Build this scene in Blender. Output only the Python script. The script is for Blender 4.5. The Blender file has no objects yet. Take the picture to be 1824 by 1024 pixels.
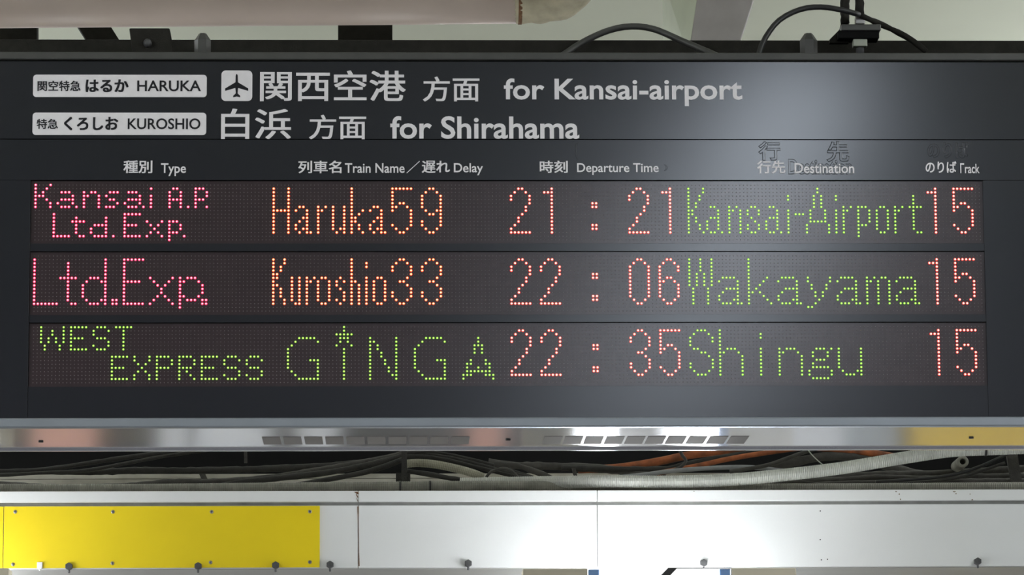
import bpy, math, random
from mathutils import Vector, Matrix
random.seed(7)
S = bpy.context.scene
COL = S.collection

# ------------------------------------------------------------------ camera
PIT, YAW, ROL = math.radians(9.128234), math.radians(1.729988), math.radians(-0.305688)
FPX, DIST, ZC = 7000.0, 7.0, 1.6 + 7.0*math.sin(math.radians(9.128234))
FW = Vector((math.sin(YAW)*math.cos(PIT), math.cos(YAW)*math.cos(PIT), math.sin(PIT)))
R0 = FW.cross(Vector((0, 0, 1))).normalized(); U0 = R0.cross(FW)
RT = R0*math.cos(ROL) + U0*math.sin(ROL); UP = -R0*math.sin(ROL) + U0*math.cos(ROL)
CAM = Vector((0, 0, ZC)) - FW*DIST
cd = bpy.data.cameras.new('camera'); co = bpy.data.objects.new('camera', cd); COL.objects.link(co)
cd.lens = FPX/1824*36; cd.sensor_width = 36; cd.clip_start = 0.05; cd.clip_end = 200
M = Matrix.Identity(4)
for i in range(3):
    M[i][0], M[i][1], M[i][2], M[i][3] = RT[i], UP[i], -FW[i], CAM[i]
co.matrix_world = M
S.camera = co

def P(px, py, Y=0.0):
    """the point of the upright plane y = Y seen at a photograph pixel"""
    d = FW + RT*((px-912)/FPX) + UP*((512-py)/FPX)
    return CAM + d*((Y-CAM.y)/d.y)
def SC(Y): return (Y-CAM.y)/FPX          # metres per pixel at depth Y

# ------------------------------------------------------------------ world, exposure, lamps' power
W = bpy.data.worlds.new('world'); S.world = W; W.use_nodes = True
W.node_tree.nodes['Background'].inputs[0].default_value = (0.96, 0.95, 1.0, 1)
W.node_tree.nodes['Background'].inputs[1].default_value = 0.25
S.view_settings.view_transform = 'Standard'; S.view_settings.look = 'None'
S.view_settings.exposure = 0.0; S.view_settings.gamma = 1.0
S.view_settings.use_curve_mapping = False
S.cycles.use_denoising = True; S.cycles.sample_clamp_indirect = 6.0
LAMP_PLATFORM, LAMP_TROUGH, LAMP_FILL = 21.0, 27.0, 90.0     # emission strength of the diffusers / tubes

# ------------------------------------------------------------------ materials
def mat(name, col, rough=0.5, metal=0.0, spec=0.5, var=0.0, scale=30.0, bump=0.0, bscale=200.0, emit=None, es=0.0, stretch=None):
    m = bpy.data.materials.new(name); m.use_nodes = True
    nt = m.node_tree; b = nt.nodes['Principled BSDF']
    b.inputs['Base Color'].default_value = (*col, 1); b.inputs['Roughness'].default_value = rough
    b.inputs['Metallic'].default_value = metal; b.inputs['Specular IOR Level'].default_value = spec
    if emit:
        b.inputs['Emission Color'].default_value = (*emit, 1); b.inputs['Emission Strength'].default_value = es
    if var or bump:
        tc = nt.nodes.new('ShaderNodeTexCoord'); src = tc.outputs['Object']
        if stretch:
            mp = nt.nodes.new('ShaderNodeMapping'); mp.inputs['Scale'].default_value = stretch
            nt.links.new(src, mp.inputs['Vector']); src = mp.outputs['Vector']
    if var:
        n = nt.nodes.new('ShaderNodeTexNoise'); n.inputs['Scale'].default_value = scale; n.inputs['Detail'].default_value = 5
        nt.links.new(src, n.inputs['Vector'])
        r = nt.nodes.new('ShaderNodeMapRange'); r.inputs['From Min'].default_value = 0.3; r.inputs['From Max'].default_value = 0.7
        r.inputs['To Min'].default_value = 1-var; r.inputs['To Max'].default_value = 1+var*0.5
        nt.links.new(n.outputs['Fac'], r.inputs['Value'])
        x = nt.nodes.new('ShaderNodeVectorMath'); x.operation = 'SCALE'; x.inputs[0].default_value = col
        nt.links.new(r.outputs[0], x.inputs['Scale']); nt.links.new(x.outputs[0], b.inputs['Base Color'])
    if bump:
        n2 = nt.nodes.new('ShaderNodeTexNoise'); n2.inputs['Scale'].default_value = bscale; n2.inputs['Detail'].default_value = 3
        nt.links.new(src, n2.inputs['Vector'])
        bp = nt.nodes.new('ShaderNodeBump'); bp.inputs['Strength'].default_value = bump; bp.inputs['Distance'].default_value = 0.002
        nt.links.new(n2.outputs['Fac'], bp.inputs['Height']); nt.links.new(bp.outputs[0], b.inputs['Normal'])
    return m
PANEL = mat('black_panel', (0.0125, 0.0135, 0.0185), 0.19, spec=0.5)
DARKFRAME = mat('dark_frame', (0.05, 0.05, 0.047), 0.5, var=0.15, scale=40)
DARKRAIL = mat('dusty_dark_steel', (0.018, 0.017, 0.014), 0.85, spec=0.2, var=0.3, scale=50, bump=0.3, bscale=400)
SEAM = mat('seam', (0.006, 0.006, 0.01), 0.7, spec=0.2)
ALU = mat('satin_aluminium', (0.23, 0.25, 0.28), 0.45, metal=0.3, var=0.06, scale=20)
SHEET = mat('polished_sheet', (0.66, 0.67, 0.70), 0.15, metal=1.0, var=0.04, scale=8)
MESHM = mat('vent_mesh', (0.28, 0.26, 0.26), 0.5, metal=0.2)
MODULE = mat('led_module', (0.035, 0.0235, 0.027), 0.2, spec=0.5, var=0.1, scale=90)
DOT = mat('unlit_led', (0.13, 0.114, 0.118), 0.4)
WHITE = mat('white_lettering', (0.80, 0.77, 0.79), 0.5, var=0.05, scale=60)
BLACKINK = mat('black_lettering', (0.012, 0.012, 0.015), 0.6, spec=0.2)
def led(name, core, cs, crown, ks, skirt, rs):
    return [mat(name+'_core', (0.2, 0.2, 0.2), 0.4, emit=core, es=cs), mat(name+'_crown', (0.2, 0.05, 0.05), 0.4, emit=crown, es=ks),
            mat(name+'_skirt', (0.08, 0.03, 0.03), 0.4, emit=skirt, es=rs)]
LED = {'red': led('red_led', (1, 0.23, 0.30), 4.8, (1.0, 0.0, 0.075), 2.4, (1.0, 0.0, 0.09), 0.7),
       'amber': led('amber_led', (1, 0.60, 0.20), 5.0, (1.0, 0.075, 0.006), 2.4, (1.0, 0.015, 0.008), 0.9),
       'orange': led('orange_led', (1, 0.50, 0.34), 5.0, (1.0, 0.06, 0.04), 2.4, (1.0, 0.01, 0.03), 0.9),
       'green': led('green_led', (0.52, 1.0, 0.15), 2.2, (0.22, 0.8, 0.01), 1.2, (0.10, 0.5, 0.0), 0.42)}
for ms in LED.values():
    for m_ in ms: m_.cycles.emission_sampling = 'NONE'      # thousands of tiny dots: found by bounced rays, not picked as lamps
FASCIA = mat('white_fascia', (0.78, 0.79, 0.79), 0.4, var=0.03, scale=6)
YELLOW = mat('yellow_panel', (0.86, 0.655, 0.006), 0.4, var=0.05, scale=7)
GROOVE = mat('groove_shade_grey', (0.25, 0.25, 0.24), 0.5, var=0.2, scale=30)  # grey stands in for the shade of the gap
CREAM = mat('dusty_cream', (0.52, 0.50, 0.45), 0.7, var=0.2, scale=18)
RUST = mat('rust', (0.17, 0.085, 0.04), 0.9, var=0.5, scale=120)
STEEL = mat('screw_steel', (0.32, 0.31, 0.30), 0.4, metal=0.6)
HEX = mat('dusty_hex', (0.07, 0.07, 0.073), 0.6, var=0.3, scale=150)
SOFFIT = mat('soffit_sheet', (0.45, 0.45, 0.43), 0.45, metal=0.4, var=0.06, scale=10)
CONDUIT = mat('grey_conduit', (0.20, 0.195, 0.165), 0.6, var=0.3, scale=25)
CONDUITW = mat('pale_conduit', (0.46, 0.465, 0.43), 0.6, var=0.15, scale=20)
CONDUITD = mat('dusty_conduit', (0.27, 0.26, 0.20), 0.7, var=0.25, scale=30)
CABLE = mat('dusty_black_cable', (0.022, 0.021, 0.018), 0.85, var=0.4, scale=60, bump=0.4, bscale=300)
CABLEG = mat('dusty_grey_cable', (0.05, 0.047, 0.042), 0.85, var=0.35, scale=50, bump=0.4, bscale=300)
CABLEB = mat('black_cable', (0.012, 0.012, 0.013), 0.5)
CABLEW = mat('pale_wire', (0.35, 0.37, 0.31), 0.6)
ORANGE = mat('orange_conduit', (0.30, 0.085, 0.025), 0.7, var=0.7, scale=30)
VOID = mat('shade_and_clamp_black', (0.006, 0.006, 0.006), 0.9, spec=0.1)  # black put in for shade in the gap; the clamp block shares it
CEIL = mat('ceiling_paint', (0.72, 0.75, 0.61), 0.75, var=0.06, scale=1.2)
PIPE = mat('pinkish_pipe', (0.52, 0.43, 0.375), 0.45, var=0.08, scale=9)
WRAP = mat('tape_wrap', (0.42, 0.38, 0.27), 0.7, var=0.35, scale=22, bump=0.5, bscale=60)
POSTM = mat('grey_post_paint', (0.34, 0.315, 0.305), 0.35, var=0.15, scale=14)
POSTP = mat('pale_green_side', (0.46, 0.50, 0.38), 0.5, var=0.1, scale=10)  # left face of the post, paler and greener than its front
FLOORM = mat('platform_floor', (0.30, 0.29, 0.28), 0.5, var=0.15, scale=3)
WALLM = mat('far_wall', (0.16, 0.16, 0.17), 0.6, var=0.08, scale=2)
PINKM = mat('salmon_enamel', (0.80, 0.42, 0.34), 0.4)
WHITEM = mat('white_enamel', (0.85, 0.86, 0.90), 0.4)
YELLM = mat('yellow_enamel', (0.80, 0.55, 0.08), 0.4)
GREYM = mat('grey_enamel', (0.42, 0.45, 0.48), 0.4)
GLASSD = mat('dark_glass', (0.05, 0.055, 0.06), 0.15)
LAMPHOUSE = mat('lamp_housing', (0.9, 0.82, 0.66), 0.5)
BLUEM = mat('blue_edge', (0.30, 0.52, 0.95), 0.5)
DIFF = mat('platform_lamp_diffuser', (0.8, 0.8, 0.8), 0.5, emit=(0.80, 0.89, 1.0), es=LAMP_PLATFORM)
TUBE_FILL = mat('fill_lamp_tube', (0.8, 0.8, 0.8), 0.5, emit=(0.95, 0.98, 1.0), es=LAMP_FILL)
CAPGLOW = mat('glowing_end_cap', (0.8, 0.8, 0.8), 0.5, emit=(0.97, 0.98, 1.0), es=1.05)
TUBE = mat('trough_lamp_tube', (0.8, 0.8, 0.8), 0.5, emit=(0.95, 0.98, 1.0), es=LAMP_TROUGH)

# ------------------------------------------------------------------ mesh helpers
class MB:
    def __init__(s): s.v = []; s.f = []; s.m = []
    def add(s, vs, fs, mi=0):
        o = len(s.v); s.v += [tuple(v) for v in vs]; s.f += [tuple(i+o for i in f) for f in fs]; s.m += [mi]*len(fs); return s
    def box(s, x0, x1, y0, y1, z0, z1, mi=0):
        vs = [(x, y, z) for x in (x0, x1) for y in (y0, y1) for z in (z0, z1)]
        return s.add(vs, [(0, 1, 3, 2), (4, 6, 7, 5), (0, 4, 5, 1), (2, 3, 7, 6), (0, 2, 6, 4), (1, 5, 7, 3)], mi)
    def prism(s, pts, y0, y1, mi=0):            # pts: (x, z) outline, counter-clockwise seen from the front
        n = len(pts); vs = [(x, y0, z) for x, z in pts] + [(x, y1, z) for x, z in pts]
        fs = [tuple(range(n)), tuple(range(2*n-1, n-1, -1))] + [((i+1) % n, i, n+i, n+(i+1) % n) for i in range(n)]
        return s.add(vs, fs, mi)
    def hexa(s, a, b, mi=0):                     # two quads of four corners each, joined
        return s.add(list(a)+list(b), [(0, 1, 2, 3), (7, 6, 5, 4), (0, 4, 5, 1), (1, 5, 6, 2), (2, 6, 7, 3), (3, 7, 4, 0)], mi)
    def tube(s, path, r, n=10, mi=0, caps=True):
        pts = [Vector(p) for p in path]; rs = r if isinstance(r, (list, tuple)) else [r]*len(pts)
        up = Vector((0.02, 1, 0.03)); base = len(s.v); prev = None
        for i, p in enumerate(pts):
            t = (pts[min(i+1, len(pts)-1)]-pts[max(i-1, 0)]).normalized()
            if prev is None:
                a = t.cross(up)
                if a.length < 0.2: a = t.cross(Vector((1, 0, 0)))
            else: a = prev - t*prev.dot(t)
            a.normalize(); prev = a; b = t.cross(a)
            for k in range(n):
                w = 2*math.pi*k/n
                s.v.append(tuple(p + (a*math.cos(w)+b*math.sin(w))*rs[i]))
        for i in range(len(pts)-1):
            for k in range(n):
                q = base+i*n; k2 = (k+1) % n
                s.f.append((q+k, q+k2, q+n+k2, q+n+k)); s.m.append(mi)
        if caps:
            s.f.append(tuple(base+k for k in range(n))[::-1]); s.m.append(mi)
            e = base+(len(pts)-1)*n
            s.f.append(tuple(e+k for k in range(n))); s.m.append(mi)
        return s
    def dome(s, x, y, z, prof, n, mats):          # prof: (radius, height towards the viewer) from rim to top
        b = len(s.v)
        for r, h in prof[:-1]:
            for k in range(n):
                w = 2*math.pi*k/n; s.v.append((x+r*math.cos(w), y-h, z+r*math.sin(w)))
        s.v.append((x, y-prof[-1][1], z))
        for j in range(len(prof)-2):
            for k in range(n):
                k2 = (k+1) % n; s.f.append((b+j*n+k, b+j*n+k2, b+(j+1)*n+k2, b+(j+1)*n+k)); s.m.append(mats[j])
        j = len(prof)-2
        for k in range(n):
            s.f.append((b+j*n+k, b+j*n+(k+1) % n, len(s.v)-1)); s.m.append(mats[j])
        return s
    def build(s, name, mats, parent=None, smooth=False, bevel=0.0, label=None):
        me = bpy.data.meshes.new(name); me.from_pydata(s.v, [], s.f)
        for m in (mats if isinstance(mats, (list, tuple)) else [mats]): me.materials.append(m)
        me.polygons.foreach_set('material_index', s.m)
        if smooth: me.polygons.foreach_set('use_smooth', [True]*len(s.f))
        me.update(); return link(name, me, parent, bevel, label)
def link(name, me, parent=None, bevel=0.0, label=None):
    o = bpy.data.objects.new(name, me); COL.objects.link(o)
    if parent is not None:
        o.parent = parent; o.matrix_parent_inverse = parent.matrix_world.inverted()
    if bevel:
        b = o.modifiers.new('bevel', 'BEVEL'); b.width = bevel; b.segments = 2; b.limit_method = 'ANGLE'
    if label: o['label'] = label
    return o
def thing(name, label, cat, loc, group=None):
    o = bpy.data.objects.new(name, None); COL.objects.link(o); o.location = loc
    o.matrix_world = Matrix.Translation(loc); o.empty_display_size = 0.05
    return tag(o, label, cat, group)
def tag(o, label, cat, group=None):
    o['label'] = label; o['category'] = cat
    if group: o['group'] = group
    return o
def struct(o): o['kind'] = 'structure'; return o
def rrect(x0, x1, z0, z1, r, n=6):
    out = []
    for cx, cz, a0 in ((x1-r, z0+r, -90), (x1-r, z1-r, 0), (x0+r, z1-r, 90), (x0+r, z0+r, 180)):
        for k in range(n+1):
            a = math.radians(a0+90*k/n); out.append((cx+r*math.cos(a), cz+r*math.sin(a)))
    return out
def smooth_path(pts, step=0.012):
    """Catmull-Rom through 3D points, resampled"""
    p = [Vector(q) for q in pts]; p = [p[0]*2-p[1]] + p + [p[-1]*2-p[-2]]; out = []
    for i in range(1, len(p)-2):
        n = max(2, int((p[i+1]-p[i]).length/step))
        for k in range(n):
            t = k/n
            out.append(0.5*((2*p[i]) + (p[i+1]-p[i-1])*t + (2*p[i-1]-5*p[i]+4*p[i+1]-p[i+2])*t*t + (-p[i-1]+3*p[i]-3*p[i+1]+p[i+2])*t**3))
    out.append(p[-2]); return out

# ------------------------------------------------------------------ room shell (platform hall)
CZ = 4.15
struct(MB().box(-14, 14, -14, 24, -0.1, 0).build('floor', FLOORM))
struct(MB().box(-14, 14, -14, 24, CZ, CZ+0.15).build('ceiling', CEIL))
struct(MB().box(-14, 14, 15.0, 15.2, 0, CZ).build('wall_back', WALLM))

# ------------------------------------------------------------------ the departure board
XL, XR = -0.951, 1.03
def z_of(py, Y=0.0, px=912): return P(px, py, Y).z
Z_TOP, Z_STRIP = z_of(95.3), z_of(108.3)
Z_LOW, Z_BOT = z_of(744.6), z_of(762.0)
dd = FW + UP*((512-797.0)/FPX)
Y_REAR = CAM.y + dd.y*(Z_BOT-CAM.z)/dd.z             # where the underside meets the rear lip
ROW_Z = [ZC+0.18634, ZC+0.057925, ZC-0.070295]; PIT_LED, COL0 = 0.006623708, -0.8486645
board = thing('departure_board', 'long black hanging departure board with three rows of lit dot text', 'departure board', (0, Y_REAR/2, Z_BOT))
MB().box(XL, XR, 0.016, Y_REAR-0.002, Z_BOT+0.004, Z_TOP-0.012).build('housing', DARKRAIL, board)
MB().box(XL, XR, -0.010, 0.030, Z_STRIP, Z_TOP).build('top_rail', DARKFRAME, board, bevel=0.002)
MB().box(XL, XR, -0.012, 0.016, Z_BOT, Z_LOW).build('bottom_rail', ALU, board, bevel=0.003, label='grey aluminium bottom rail')
MB().box(XL, XR, -0.010, Y_REAR, Z_BOT-0.0015, Z_BOT+0.004).build('underside_sheet', SHEET, board, label='polished metal underside sheet')
zl = P(912, 802.5, Y_REAR).z
MB().box(XL+0.003, XR, Y_REAR-0.001, Y_REAR+0.006, zl, Z_BOT+0.02).build('rear_lip', SHEET, board, bevel=0.0015, label='bright metal rear lip')
# slots in the underside: two rows of ten
ys0 = 0.38*Y_REAR; ys1 = 0.76*Y_REAR
def xat(px, y): return P(px, 783, y).x
slot = None
for a0, st in ((466.4, 37.75), (970.0, 37.3)):
    xs = P(a0, 776, ys0).x
    for k in range(10):
        x = xs + k*st*SC(ys0)
        if slot is None:
            slot = MB().box(0, 0.0325, ys0, ys1, Z_BOT-0.0021, Z_BOT-0.0012).build('vent_slot', MESHM, board, label='grey meshed vent slot in the underside')
            slot.location.x = x
        else:
            c = slot.copy(); COL.objects.link(c); c.parent = board
            c.matrix_parent_inverse = board.matrix_world.inverted(); c.location.x = x
for k, (px, py) in enumerate(((73, 783), (905, 781), (1730, 779))):
    p = P(px, py, 0.5*Y_REAR)
    y = CAM.y + (FW+UP*((512-py)/FPX)).y*(Z_BOT-CAM.z)/(FW+UP*((512-py)/FPX)).z
    MB().tube([(P(px, py, y).x, y, Z_BOT+0.001), (P(px, py, y).x, y, Z_BOT-0.0035)], 0.0045, 10).build('rivet', HEX, board)

# dark channel along the top rear, with bolts standing in front of it
YB = 0.62*Y_REAR
MB().box(XL, XR, YB, YB+0.05, Z_TOP-0.03, z_of(71, YB)).build('mounting_channel', DARKRAIL, board, bevel=0.002, label='dusty dark mounting channel on top of the board')
def top_bolt(px, w, py):
    y = 0.5*YB; p = P(px, py, y); r = w*SC(y)/2
    pr = [(r*1.15, 0), (r*1.15, .6), (r*0.9, .8), (0.0, 1)]
    m = MB(); zb = Z_TOP-0.014; h = p.z-zb
    m.tube([(p.x, y, zb), (p.x, y, zb+h*0.45), (p.x, y, zb+h*0.46), (p.x, y, zb+h*0.82), (p.x, y, zb+h)], [r*0.55, r*0.55, r, r, r*0.45], 6)
    m.build('top_bolt', DARKFRAME, board)
top_bolt(361, 30, 60); top_bolt(1440, 32, 60)
# bracket with a round bolt at the top left
y = 0.4*YB; a = P(230, 50, y); b = P(302, 50, y); c = P(310, 96, y); d = P(236, 96, y)
br = MB().hexa([a, d, c, b], [v+Vector((0, 0.03, 0)) for v in (a, d, c, b)]).build('hanging_bracket', DARKRAIL, board, bevel=0.002, label='black hanging bracket on top of the board')
p = P(263, 77, y-0.002); MB().tube([p+Vector((0, .004, 0)), p-Vector((0, .006, 0)), p-Vector((0, .009, 0))], [0.008, 0.0075, 0.004], 14).build('round_bolt', HEX, br, True)

# front face: panels around the three LED windows
wx0, wx1 = COL0-0.0078, COL0+255*PIT_LED+0.0062
win = [(z+0.0072, z-15*PIT_LED-0.0068) for z in ROW_Z]
G = 0.0006; FY0, FY1 = 0.0, 0.018
z_head = z_of(248.6, 0, 1300); z_hs = z_of(316.0, 0, 912)
def panel(name, x0, x1, z0, z1, mt=None, y0=FY0, **k): return MB().box(x0, x1, y0, FY1, z0, z1).build(name, mt or PANEL, board, bevel=0.0003, **k)
panel('header_panel', XL, XR, z_head+G, Z_STRIP-0.0015)
panel('heading_strip', XL, XR, win[0][0]+G*2, z_head-G)
panel('side_border', XL, wx0-G*1.5, Z_LOW+G, win[0][0]+G*1.4)
panel('side_border', wx1+0.0001, XR, Z_LOW+G, win[0][0]+G)
panel('row_divider', wx0, wx1, win[1][0]+G, win[0][1]-G)
panel('row_divider', wx0, wx1, win[2][0]+G, win[1][1]-G)
panel('lower_panel', wx0, wx1-.0001, Z_LOW+G, win[2][1]-G)
MB().box(XL, XR, 0.012, 0.020, Z_LOW, Z_STRIP+0.001).build('backing_plate', SEAM, board)

# ---- LED glyphs
def seg(t): return t.strip('/').split('/')
A5 = '.XX./X..X/...X/..XX/.X.X/X..X/X.XX/.X.XX'
AK = '.XX./...X/...X/.XXX/X..X/X..X/X..X/.XX.X'
AW = '.XXXX/X....X/.....X/..XXXX/.X...X/X....X/X...XX/.XXX.XX'
AS = '.XXX../....X./.XXXX./X...X./.XXX.X'
D1 = '..X/XXX'+'/..X'*11
D2 = '..XX/.X..X/X....X/X....X/.....X/....X/....X/...X/..X/..X/.X/X/XXXXXX'
D3 = '..XX/.X..X/X....X/X....X/.....X/....X/..XX/....X/.....X/X....X/X....X/.X..X/..XX'
D5 = 'XXXXXX/X/X/X/X.XX/XX..X/X....X/.....X/.....X/.....X/X....X/.X..X/..XX'
D5 = 'XXXXXX/X/X/X/X.XX/XX..X/X....X/.....X/.....X/.....X/X....X/.X..X/..XX'
D9 = '..XX/.X..X/X....X/X....X/X....X/X....X/.X..XX/..XX.X/.....X/X....X/X....X/.X..X/..XX'
D0 = '..XX/.X..X'+'/X....X'*9+'/.X..X/..XX'
D6 = '..XX/.X..X/X....X/X....X/X/X.XX/XX..X/X....X/X....X/X....X/X....X/.X..X/..XX'
CO = 'XX/XX/././././XX/XX'
RR = 'X.X/XX/X/X/X/X/X/X'
E7 = 'XXXXX/X/X/XXXX/X/X/XXXXX'; S7 = '.XXX/X...X/X/.XXX/....X/X...X/.XXX'
GG = '...XXXXX/..X.....X/.X/X/X/X/X.....XXX/X.......X/X.......X/.X......X/..X.....X/...XXXXXX'
TIME = lambda a, b, c, d: [(128, 1, a), (136 if a is not D2 or b is D2 else 137, 1, b), (150, 5, CO), (160, 1, c), (168 if d is not D1 else 169, 1, d)]
ROWS = [
 [('red', 'red dot text in two small lines', [
    (0, 0, 'X...X/X..X/X.X/XXX/X..X/X...X/X...X'), (6, 2, AS), (13, 2, 'X.XX/XX..X/X...X/X...X/X...X'), (19, 2, '.XXX/X/.XX/...X/XXX'), (24, 2, AS),
    (31, 1, 'X/./X/X/X/X'), (36, 1, '.XX/X..X/X..X/XXXX/X..X/X..X'), (41, 6, 'X'), (43, 1, 'XXX/X..X/X..X/XXX/X/X..X'),
    (5, 8, 'X/X/X/X/X/X/XXXXX'), (10, 9, '.X/XXXX/.X/.X/.X/..XX'), (15, 9, '....X/....X/.XXXX/X...X/X...X/.XXXX'), (21, 14, 'X'),
    (24, 8, 'XXXXX/X/X/XXXX/X/X/XXXXX'), (30, 10, 'X...X/.X.X/..X/.X.X/X...X'), (36, 10, 'XXX/X..X/X..X/XXX/X/X'), (40, 14, 'X')]),
  ('amber', 'amber dot text of the first row, train name and number', [
    (64, 1, 'X...X/X...X/X...X/X...X/X...X/X...X/XXXXX'+'/X...X'*6), (70, 6, A5), (76, 6, RR), (80+0, 6, 'X..X/X..X/X..X/X..X/X..X/X..X/X.XX/.X.X'),
    (85, 1, 'X/X/X/X/X/X/X..X/X.X/XX/XX/X.X/X.X/X..X'), (90, 6, A5), (96, 1, D5), (104, 1, D9)]),
  ('orange', 'orange dot text of the first row, departure time', [(128, 1, D2), (137, 1, D1), (150, 5, CO), (160, 1, D2), (169, 1, D1)]),
  ('green', 'green dot text of the first row, destination', [
    (176, 1, 'X...X/X...X/X..X/X..X/X.X/X.X/XX/XX/X.X/X.X/X..X/X..X/X...X'), (181, 6, AK), (187, 6, 'X.X/XX.X'+'/X..X'*6),
    (192, 6, '.XX/X..X/X..X/.X/..X/X..X/X..X/.XX'), (197, 6, AK), (203, 3, 'X/X/././X/X/X/X/X/X/X'), (205, 8, 'XXX'),
    (208, 1, '...X/...X/..X.X/..X.X/..X.X/..X.X/.X...X/.X...X/.X...X/.XXXXX/X.....X/X.....X/X.....X'), (216, 3, 'X/X/././X/X/X/X/X/X/X'),
    (218, 6, RR), (222, 6, 'XXX/X..X/X..X/X..X/X..X/XXX/X/X/X'), (227, 6, '.XX'+'/X..X'*6+'/.XX'), (232, 6, RR),
    (236, 3, '.X/.X/.X/XXXX/.X/.X/.X/.X/.X/.X/..XX')]),
  ('orange', 'orange dot text of the first row, track number', [(241, 1, D1), (248, 1, D5)])],
 [('red', 'red dot text of the second row, one large line', [
    (0, 1, 'X/X/X/X/X/X/X/X/X/X/X/X/XXXXXXX'), (7, 2, '..X/..X/..X/..X/XXXXX/..X/..X/..X/..X/..X/..X/...XX'),
    (13, 1, '......X/......X/......X/......X/......X/..XXX.X/.X...XX/X.....X/X.....X/X.....X/X.....X/.X...XX/..XXX.X'), (21, 12, 'XX/XX'),
    (24, 1, 'XXXXXX/X/X/X/X/X/XXXXX/X/X/X/X/X/XXXXXX'), (31, 6, 'X.....X/.X...X/..X.X/...X/...X/..X.X/.X...X/X.....X'),
    (39, 6, 'X.XXX/XX...X/X.....X/X.....X/X.....X/XX...X/X.XXX/X/X'), (45, 12, 'XX/XX')]),
  ('amber', 'amber dot text of the second row, train name and number', [
    (64, 1, 'X..X/X..X/X.X/X.X/XX/XX/X/XX/X.X/X.X/X.X/X..X/X..X'), (69, 6, 'X.X/X.X/X.X/X.X/X.X/X.X/X.X/.XX'), (73, 6, RR), (76, 6, '.XX'+'/X..X'*6+'/.XX'),
    (81, 6, '.X/X.X/X/.X/..X/..X/X.X/.X'), (85, 1, 'X/X/X/X/X/X/XX'+'/X.X'*6), (89, 2, 'X/X/././X/X/X/X/X/X/X/X'), (91, 6, '.XX'+'/X..X'*6+'/.XX'),
    (96, 1, D3), (104, 1, D3)]),
  ('orange', 'orange dot text of the second row, departure time', [(128, 1, D2), (136, 1, D2), (150, 5, CO), (160, 1, D0), (168, 1, D6)]),
  ('green', 'green dot text of the second row, destination', [
    (176, 1, 'X..X..X/X..X..X/X..X..X/X..X..X/X.X.X.X/X.X.X.X/X.X.X.X/X.X.X.X/.X...X/.X...X/.X...X/.X...X/.X...X'), (184, 6, AW),
    (192, 1, 'X/X/X/X/X/X....X/X...X/X..X/X.X/XX.X/X...X/X....X/X.....X'), (200, 6, AW),
    (208, 6, 'X.....X/X.....X/.X...X/.X...X/..X.X/..X.X/...X/..X/XX'), (216, 6, AW), (224, 6, 'X.X.XX/XX.X..X'+'/X..X..X'*6), (232, 6, AW)]),
  ('orange', 'orange dot text of the second row, track number', [(241, 1, D1), (248, 1, D5)])],
 [('green', 'green dot text of the third row, two small lines', [
    (2, 0, 'X.....X/X..X..X/X..X..X/X.X.X.X/X.X.X.X/.X...X/.X...X'), (10, 0, E7), (16, 0, S7), (22, 0, 'XXXXX/..X/..X/..X/..X/..X/..X'),
    (21, 8, E7), (27, 8, 'X...X/X...X/.X.X/..X/.X.X/X...X/X...X'), (33, 8, 'XXXX/X...X/X...X/XXXX/X/X/X'), (39, 8, 'XXXX/X...X/X...X/XXXX/X.X/X..X/X...X'),
    (45, 8, E7), (51, 8, S7), (57, 8, S7)]),
  ('green', 'green dot text of the third row with a star over the second letter', [
    (68, 3, GG), (81, 0, '..X/..X/XXXXX/.XXX/.X.X/X...X/..X/..X/..X/..X/..X/..X/..X/..X/..X'),
    (90, 3, 'X......X/XX.....X/X.X....X/X.X....X/X..X...X/X..X...X/X...X..X/X...X..X/X....X.X/X....X.X/X.....XX/X......X'), (102, 3, GG),
    (115, 3, '....X/....X/...XXX/...X.X/...X.X/./..X...X/.XX...XX/.X..X..X/.XXXXXXX/XXX...XXX/X.......X')]),
  ('orange', 'orange dot text of the third row, departure time', [(128, 1, D2), (136, 1, D2), (150, 5, CO), (160, 1, D3), (168, 1, D5)]),
  ('green', 'green dot text of the third row, destination', [
    (176, 1, '..XXX/.X...X/X.....X/X.....X/X/.XX/...XX/.....X/......X/X.....X/X.....X/.X...X/..XXX'),
    (184, 1, 'X/X/X/X/X/X.XXX/XX...X'+'/X.....X'*6), (195, 2, 'X/X/././X/X/X/X/X/X/X/X'), (200, 6, 'X.XXX/XX...X'+'/X.....X'*6),
    (208, 6, '..XXX.X/.X...X/.X...X/..XXX/.X/.XXXXX/X.....X/X.....X/.XXXXX'), (216, 6, 'X.....X/'*6+'.X...XX/..XXX.X')]),
  ('orange', 'orange dot text of the third row, track number', [(241, 1, D1), (248, 1, D5)])]]
MY = 0.005                                             # face of the LED modules, behind the front panels
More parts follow.
